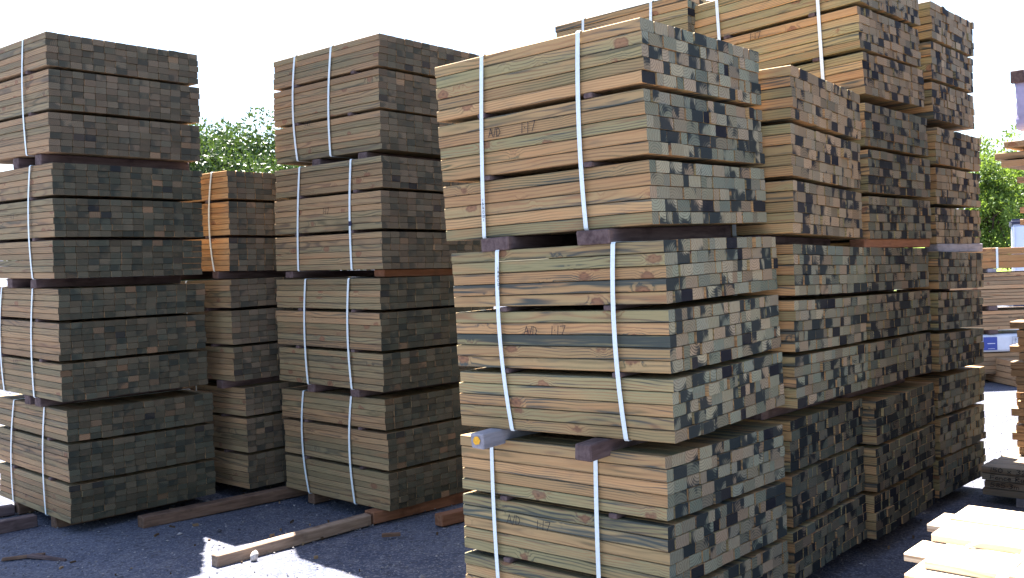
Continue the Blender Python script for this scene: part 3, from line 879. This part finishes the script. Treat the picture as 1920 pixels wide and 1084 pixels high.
# two unseen stacks added past the right edge to keep skylight off the alley
for (bx, by, W, nm) in ((2.66, 4.46, 1.03, 'nearer'), (3.38, 5.26, .86, 'farther')):
    for lv in range(4):
        q = ('X', bx - D1.x * 1.13 + rng.uniform(-.02, .02), by - D1.y * 1.13 + rng.uniform(-.02, .02), .09 + .885 * lv, DA + rng.uniform(-.015, .015), 0.0, 0.0, W, 1.13, .80)
        PK['X%d' % lv] = q
        r = empty('timber_pack', frame(q))
        tag(r, '%s pack of the %s added stack shading the alley, beyond the right edge' % (('bottom', 'second', 'third', 'topmost')[lv], nm), 'timber pack', 'strapped packs of sawn timber stacked in the yard')
        n = 18; w = W / n; h = .80 / 15.8
        items = [(-W / 2 + (c + .5) * w, rng.gauss(0, .004), (k + .5) * h + (k // 5) * h * .4, w - .001, h - .001, 1.13) for c in range(n) for k in range(15)]
        o = link('boards', boards_mesh('boards', items, (M['side_brown'], M['end_dark'])), r); o['kind'] = 'stuff'  # dark ends chosen so the added stack bounces little light
        for y in (.3, .85):
            link('strap', ribbon_loop('strap', strap_path(W, 1.13, .80, y, y, y), Vector((0, 1, 0)), .021, .0012, M['strap']), r)
            o = link('bearer', box_mesh('bearer', (W, .09, .08), M['bearer_dark'], .004))
            o.matrix_world = frame(q) @ Matrix.Translation((0, -.565 + y, -.043))
            tag(o, '%s bearer under the %s pack of the %s added stack shading the alley' % ('nearer' if y < .5 else 'farther', ('bottom', 'second', 'third', 'topmost')[lv], nm), 'bearer', 'bearers between the packs')

# stack of long packs across the yard
X1, Y1 = Vector((-1, 0, 0)), Vector((0, 1, 0))
def long_pack(z0, z1, nrow, mat, label, x0=5.5, L=4.6, strap=None, end='end_mottled', cols=6):
    th = (z1 - z0) / nrow
    rows = [(z0 + th * k, th - .004, [(0, .13, rng.uniform(-.02, .02), L)]) for k in range(nrow)]
    r = pile('timber_pack', (x0, 13.0, 0), X1, Y1, rows, mat, label, 'long packs in the stack across the yard', 'timber pack', end=end)
    items = [(.135 * c + .065, -L / 2, z0 + th * (k + .5), .13, th - .004, L) for c in range(1, cols) for k in range(nrow)]
    o = link('boards', boards_mesh('boards', items, (M[mat], M[end])), r); o['kind'] = 'stuff'
    if strap:
        W = .135 * cols
        for s in strap:
            pts = [Vector((-.004, -s, z0)), Vector((-.004, -s, z1)), Vector((0, -s, z1 + .004)), Vector((W, -s, z1 + .004)), Vector((W + .004, -s, z1)), Vector((W + .004, -s, z0)), Vector((W, -s, z0 - .004)), Vector((0, -s, z0 - .004))]
            link('strap', ribbon_loop('strap', pts, Vector((0, 1, 0)), .03, .002, M['strap']), r)
    return r
def cross_bearers(z0, z1, mat, where):
    for j, x in enumerate((6.55, 9.2)):
        o = link('bearer', box_mesh('bearer', (.12, .85, z1 - z0 - .004), M[mat], .004)); o.location = (x, 13.40, (z0 + z1) / 2)
        tag(o, ('left' if j == 0 else 'right hand') + ' bearer ' + where + ' in the long stack across the yard', 'bearer', 'bearers in the stack across the yard')
long_pack(1.56, 1.84, 3, 'side_orange', 'bright orange strapped pack on top of the long stack across the yard', strap=(1.13, 3.6))
cross_bearers(1.505, 1.56, 'bearer_grey', 'under the orange top pack')
long_pack(1.28, 1.505, 4, 'side_grey', 'thin boarded brown pack right under the orange one across the yard')
long_pack(1.05, 1.275, 5, 'side_grey', 'brown pack of five thin boards, third down in the stack across the yard')
cross_bearers(.985, 1.05, 'bearer_dark', 'in the upper black gap')
long_pack(.72, .985, 5, 'side_grey', 'brown pack between the two black gaps in the stack across the yard')
cross_bearers(.665, .72, 'bearer_dark', 'above the white wrapped pack')
wp = empty('wrapped_pack', Matrix(((0, -1, 0, 5.5), (1, 0, 0, 13.0), (0, 0, 1, .41), (0, 0, 0, 1))))
tag(wp, 'white plastic wrapped pack with a blue square print in the stack across the yard', 'wrapped pack')
wrapped((.8, 4.6, .25), M['wrap'], wp, (.40, -2.3, .125))
def panel(name, xa, xb, za, zb, mat, parent, off):
    me = box_mesh(name, (.003, xb - xa, zb - za), M[mat], 0)
    o = link(name, me, parent); o.location = (-.020 - off, -((xa + xb) / 2 - 5.5), (za + zb) / 2 - .41)
    return o
panel('blue_print', 6.41, 6.595, .445, .625, 'logo_blue', wp, .0)
panel('white_line', 6.46, 6.565, .532, .541, 'white_print', wp, .003)
panel('white_line', 6.47, 6.56, .463, .468, 'white_print', wp, .003)
for (xa, xb, za, zb) in ((6.80, 6.804, .445, .62), (6.80, 7.1, .616, .62), (6.80, 7.1, .445, .449)):
    panel('frame_line', xa, xb, za, zb, 'grey_print', wp, .0)
writing('print', 'F', Vector((-.023, -1.345, .145)), Vector((0, -1, 0)), Vector((0, 0, 1)), .045, M['grey_print'], wp, .009)
writing('print', 'V', Vector((-.023, -1.345, .075)), Vector((0, -1, 0)), Vector((0, 0, 1)), .045, M['grey_print'], wp, .009)
long_pack(.12, .405, 5, 'side_grey', 'lowest brown pack of the stack across the yard, right under the white wrapped one', x0=5.5, cols=6)
for j, x in enumerate((6.2, 9.2)):
    o = link('bearer', box_mesh('bearer', (.14, .85, .125), M['bearer_dark'], .004)); o.location = (x, 13.40, .055)
    tag(o, ('left' if j == 0 else 'right hand') + ' ground bearer under the lowest pack across the yard', 'bearer', 'bearers in the stack across the yard')
pile('timber_pile', (6.58, 14.0, 0), Vector((0, 1, 0)), Vector((1, 0, 0)), [(.0 + .085 * k, .078, [(.0, .17, rng.uniform(0, .03), 1.55)]) for k in range(4)],
     'side_grey', 'small pile of boards with dark green painted ends before the long stack', end='green_end')

# pale box van far behind, its rear towards us
VA = math.atan2(12.54, 24.0)
van = empty('box_van', Matrix.Translation((12.62, 24.0, 0)) @ Matrix.Rotation(-VA, 4, 'Z'))
tag(van, 'pale blue white box van parked beyond the stacks at the right edge', 'van')
o = link('body', box_mesh('body', (2.3, 5.0, 2.0), M['metal_pale'], .05, seg=3), van); o.location = (1.15, 2.5, 1.5)
o = link('roof_trim', box_mesh('roof_trim', (2.4, 5.1, .14), M['metal_dark'], .06, seg=3), van); o.location = (1.15, 2.5, 2.57)
for x in (.05, 1.12, 2.25):
    o = link('door_post', box_mesh('door_post', (.05, .03, 1.9), M['wrap'], .01), van); o.location = (x, -.012, 1.5)
o = link('bumper', box_mesh('bumper', (2.3, .12, .16), M['metal_dark'], .03), van); o.location = (1.15, -.06, .48)
for sx in (.25, 2.05):
    for sy in (.9, 3.9):
        bm = bmesh.new(); bmesh.ops.create_cone(bm, cap_ends=True, segments=28, radius1=.42, radius2=.42, depth=.28)
        bmesh.ops.bevel(bm, geom=bm.edges[:], offset=.03, segments=2, affect='EDGES')
        me = bpy.data.meshes.new('wheel'); bm.to_mesh(me); bm.free(); me.materials.append(M['metal_dark'])
        o = link('wheel', me, van); o.location = (sx, sy, .42); o.rotation_euler = (0, math.pi / 2, 0)

# ------------------------------------------------------------------ trees
def leaves(nr, centres, radii, per, size, name, mat, flat=.5):
    V, F = [], []
    for c, rad in zip(centres, radii):
        n = max(6, int(per * (rad / np.mean(radii)) ** 2))
        d = nr.normal(size=(n, 3)); d /= np.linalg.norm(d, axis=1, keepdims=True)
        p = c + d * rad * (nr.random((n, 1)) ** .45) * (1, 1, .85)
        for q, dd in zip(p, d):
            t = nr.normal(size=3) * .8 + dd + (0, 0, .15); t /= np.linalg.norm(t)
            s = np.cross(t, nr.normal(size=3)); s /= np.linalg.norm(s)
            L = size * nr.uniform(.7, 1.35); w = L * nr.uniform(.34, .5)
            nn = np.cross(t, s)
            o = len(V)
            V += [tuple(q), tuple(q + t * L * .5 + s * w * .5 + nn * w * .12), tuple(q + t * L), tuple(q + t * L * .5 - s * w * .5 + nn * w * .12)]
            F += [(o, o + 1, o + 2), (o, o + 2, o + 3)]
    me = bpy.data.meshes.new(name); me.from_pydata(V, [], F); me.materials.append(mat)
    return me
def limb(name, paths, mat):
    V, F = [], []
    for path in paths:
        o0 = len(V); n = 8
        for i, (p, r) in enumerate(path):
            for k in range(n):
                a = 2 * math.pi * k / n
                V.append((p[0] + r * math.cos(a), p[1] + r * math.sin(a), p[2]))
        for i in range(len(path) - 1):
            for k in range(n):
                F.append((o0 + i * n + k, o0 + i * n + (k + 1) % n, o0 + (i + 1) * n + (k + 1) % n, o0 + (i + 1) * n + k))
    me = bpy.data.meshes.new(name); me.from_pydata(V, [], F); me.materials.append(mat)
    for p in me.polygons: p.use_smooth = True
    return me
def tree(seed, pos, cz, rx, rz, nclump, crad, per, size, mat, label, trunk_r, shell=.55, group=None, name='broadleaf_tree', trunks=1, lump=.22):
    nr = np.random.default_rng(seed)
    root = empty(name, Matrix.Translation(pos)); tag(root, label, 'tree', group)
    cs, rs = [], []
    for k in range(nclump):
        d = nr.normal(size=3); d /= np.linalg.norm(d)
        q = shell + (1 - shell) * nr.random()
        bump = 1 + lump * math.sin(4 * math.atan2(d[1], d[0]) + 3 * d[2] + seed) + .05 * nr.normal()
        cs.append(np.array([d[0] * rx, d[1] * rx, d[2] * rz]) * q * bump + (0, 0, cz)); rs.append(crad * nr.uniform(.6, 1.4))
    link('crown', leaves(nr, cs, rs, per, size, 'crown', M[mat]), root)
    paths = []
    for tnum in range(trunks):
        ox = (tnum - (trunks - 1) / 2) * trunk_r * 2.2
        main = [((ox + .12 * math.sin(i * .9 + tnum * 2) * i / 6, .05 * i, cz * 1.25 * i / 6 - .05), trunk_r * (1 - .12 * i)) for i in range(7)]
        paths.append(main)
    for k in range(9):
        c = cs[nr.integers(len(cs))]
        b = paths[k % trunks][2 + k % 4][0]
        paths.append([((b[0] + (c[0] - b[0]) * q + .08 * math.sin(5 * q), b[1] + (c[1] - b[1]) * q, b[2] + (c[2] - b[2]) * q), trunk_r * .4 * (1 - .8 * q)) for q in (0, .33, .66, 1)])
    link('trunk', limb('trunk', paths, M['bark']), root)
    return root
tree(5, (-5.05, 17.0, 0), 2.33, 2.35, 2.05, 760, .30, 150, .085, 'leaf_dark', 'round glossy dark green tree filling the gap between the two left stacks', .16, shell=.72, name='evergreen_tree', lump=.03)
tree(8, (-7.6, 19.0, 0), 2.0, 2.1, 1.7, 420, .32, 80, .09, 'leaf_dark', 'lower glossy evergreen tree behind the left edge stack', .15, shell=.7, name='evergreen_tree', lump=.05)
tree(13, (16.0, 32.0, 0), 3.35, 1.35, 2.2, 150, .30, 60, .15, 'leaf_light', 'airy yellow green tree beyond the far stack at the right edge', .13, shell=.3, trunks=2)
tree(21, (18.4, 34.0, 0), 3.6, 1.7, 2.2, 200, .34, 60, .16, 'leaf_light', 'broader light green tree behind the jutting boards at the right edge', .14, shell=.3)
tree(34, (14.7, 30.5, 0), .7, .9, .55, 50, .25, 40, .13, 'leaf_light', 'low green bush at the foot of the airy yellow green tree', .05, shell=.35, name='bush')
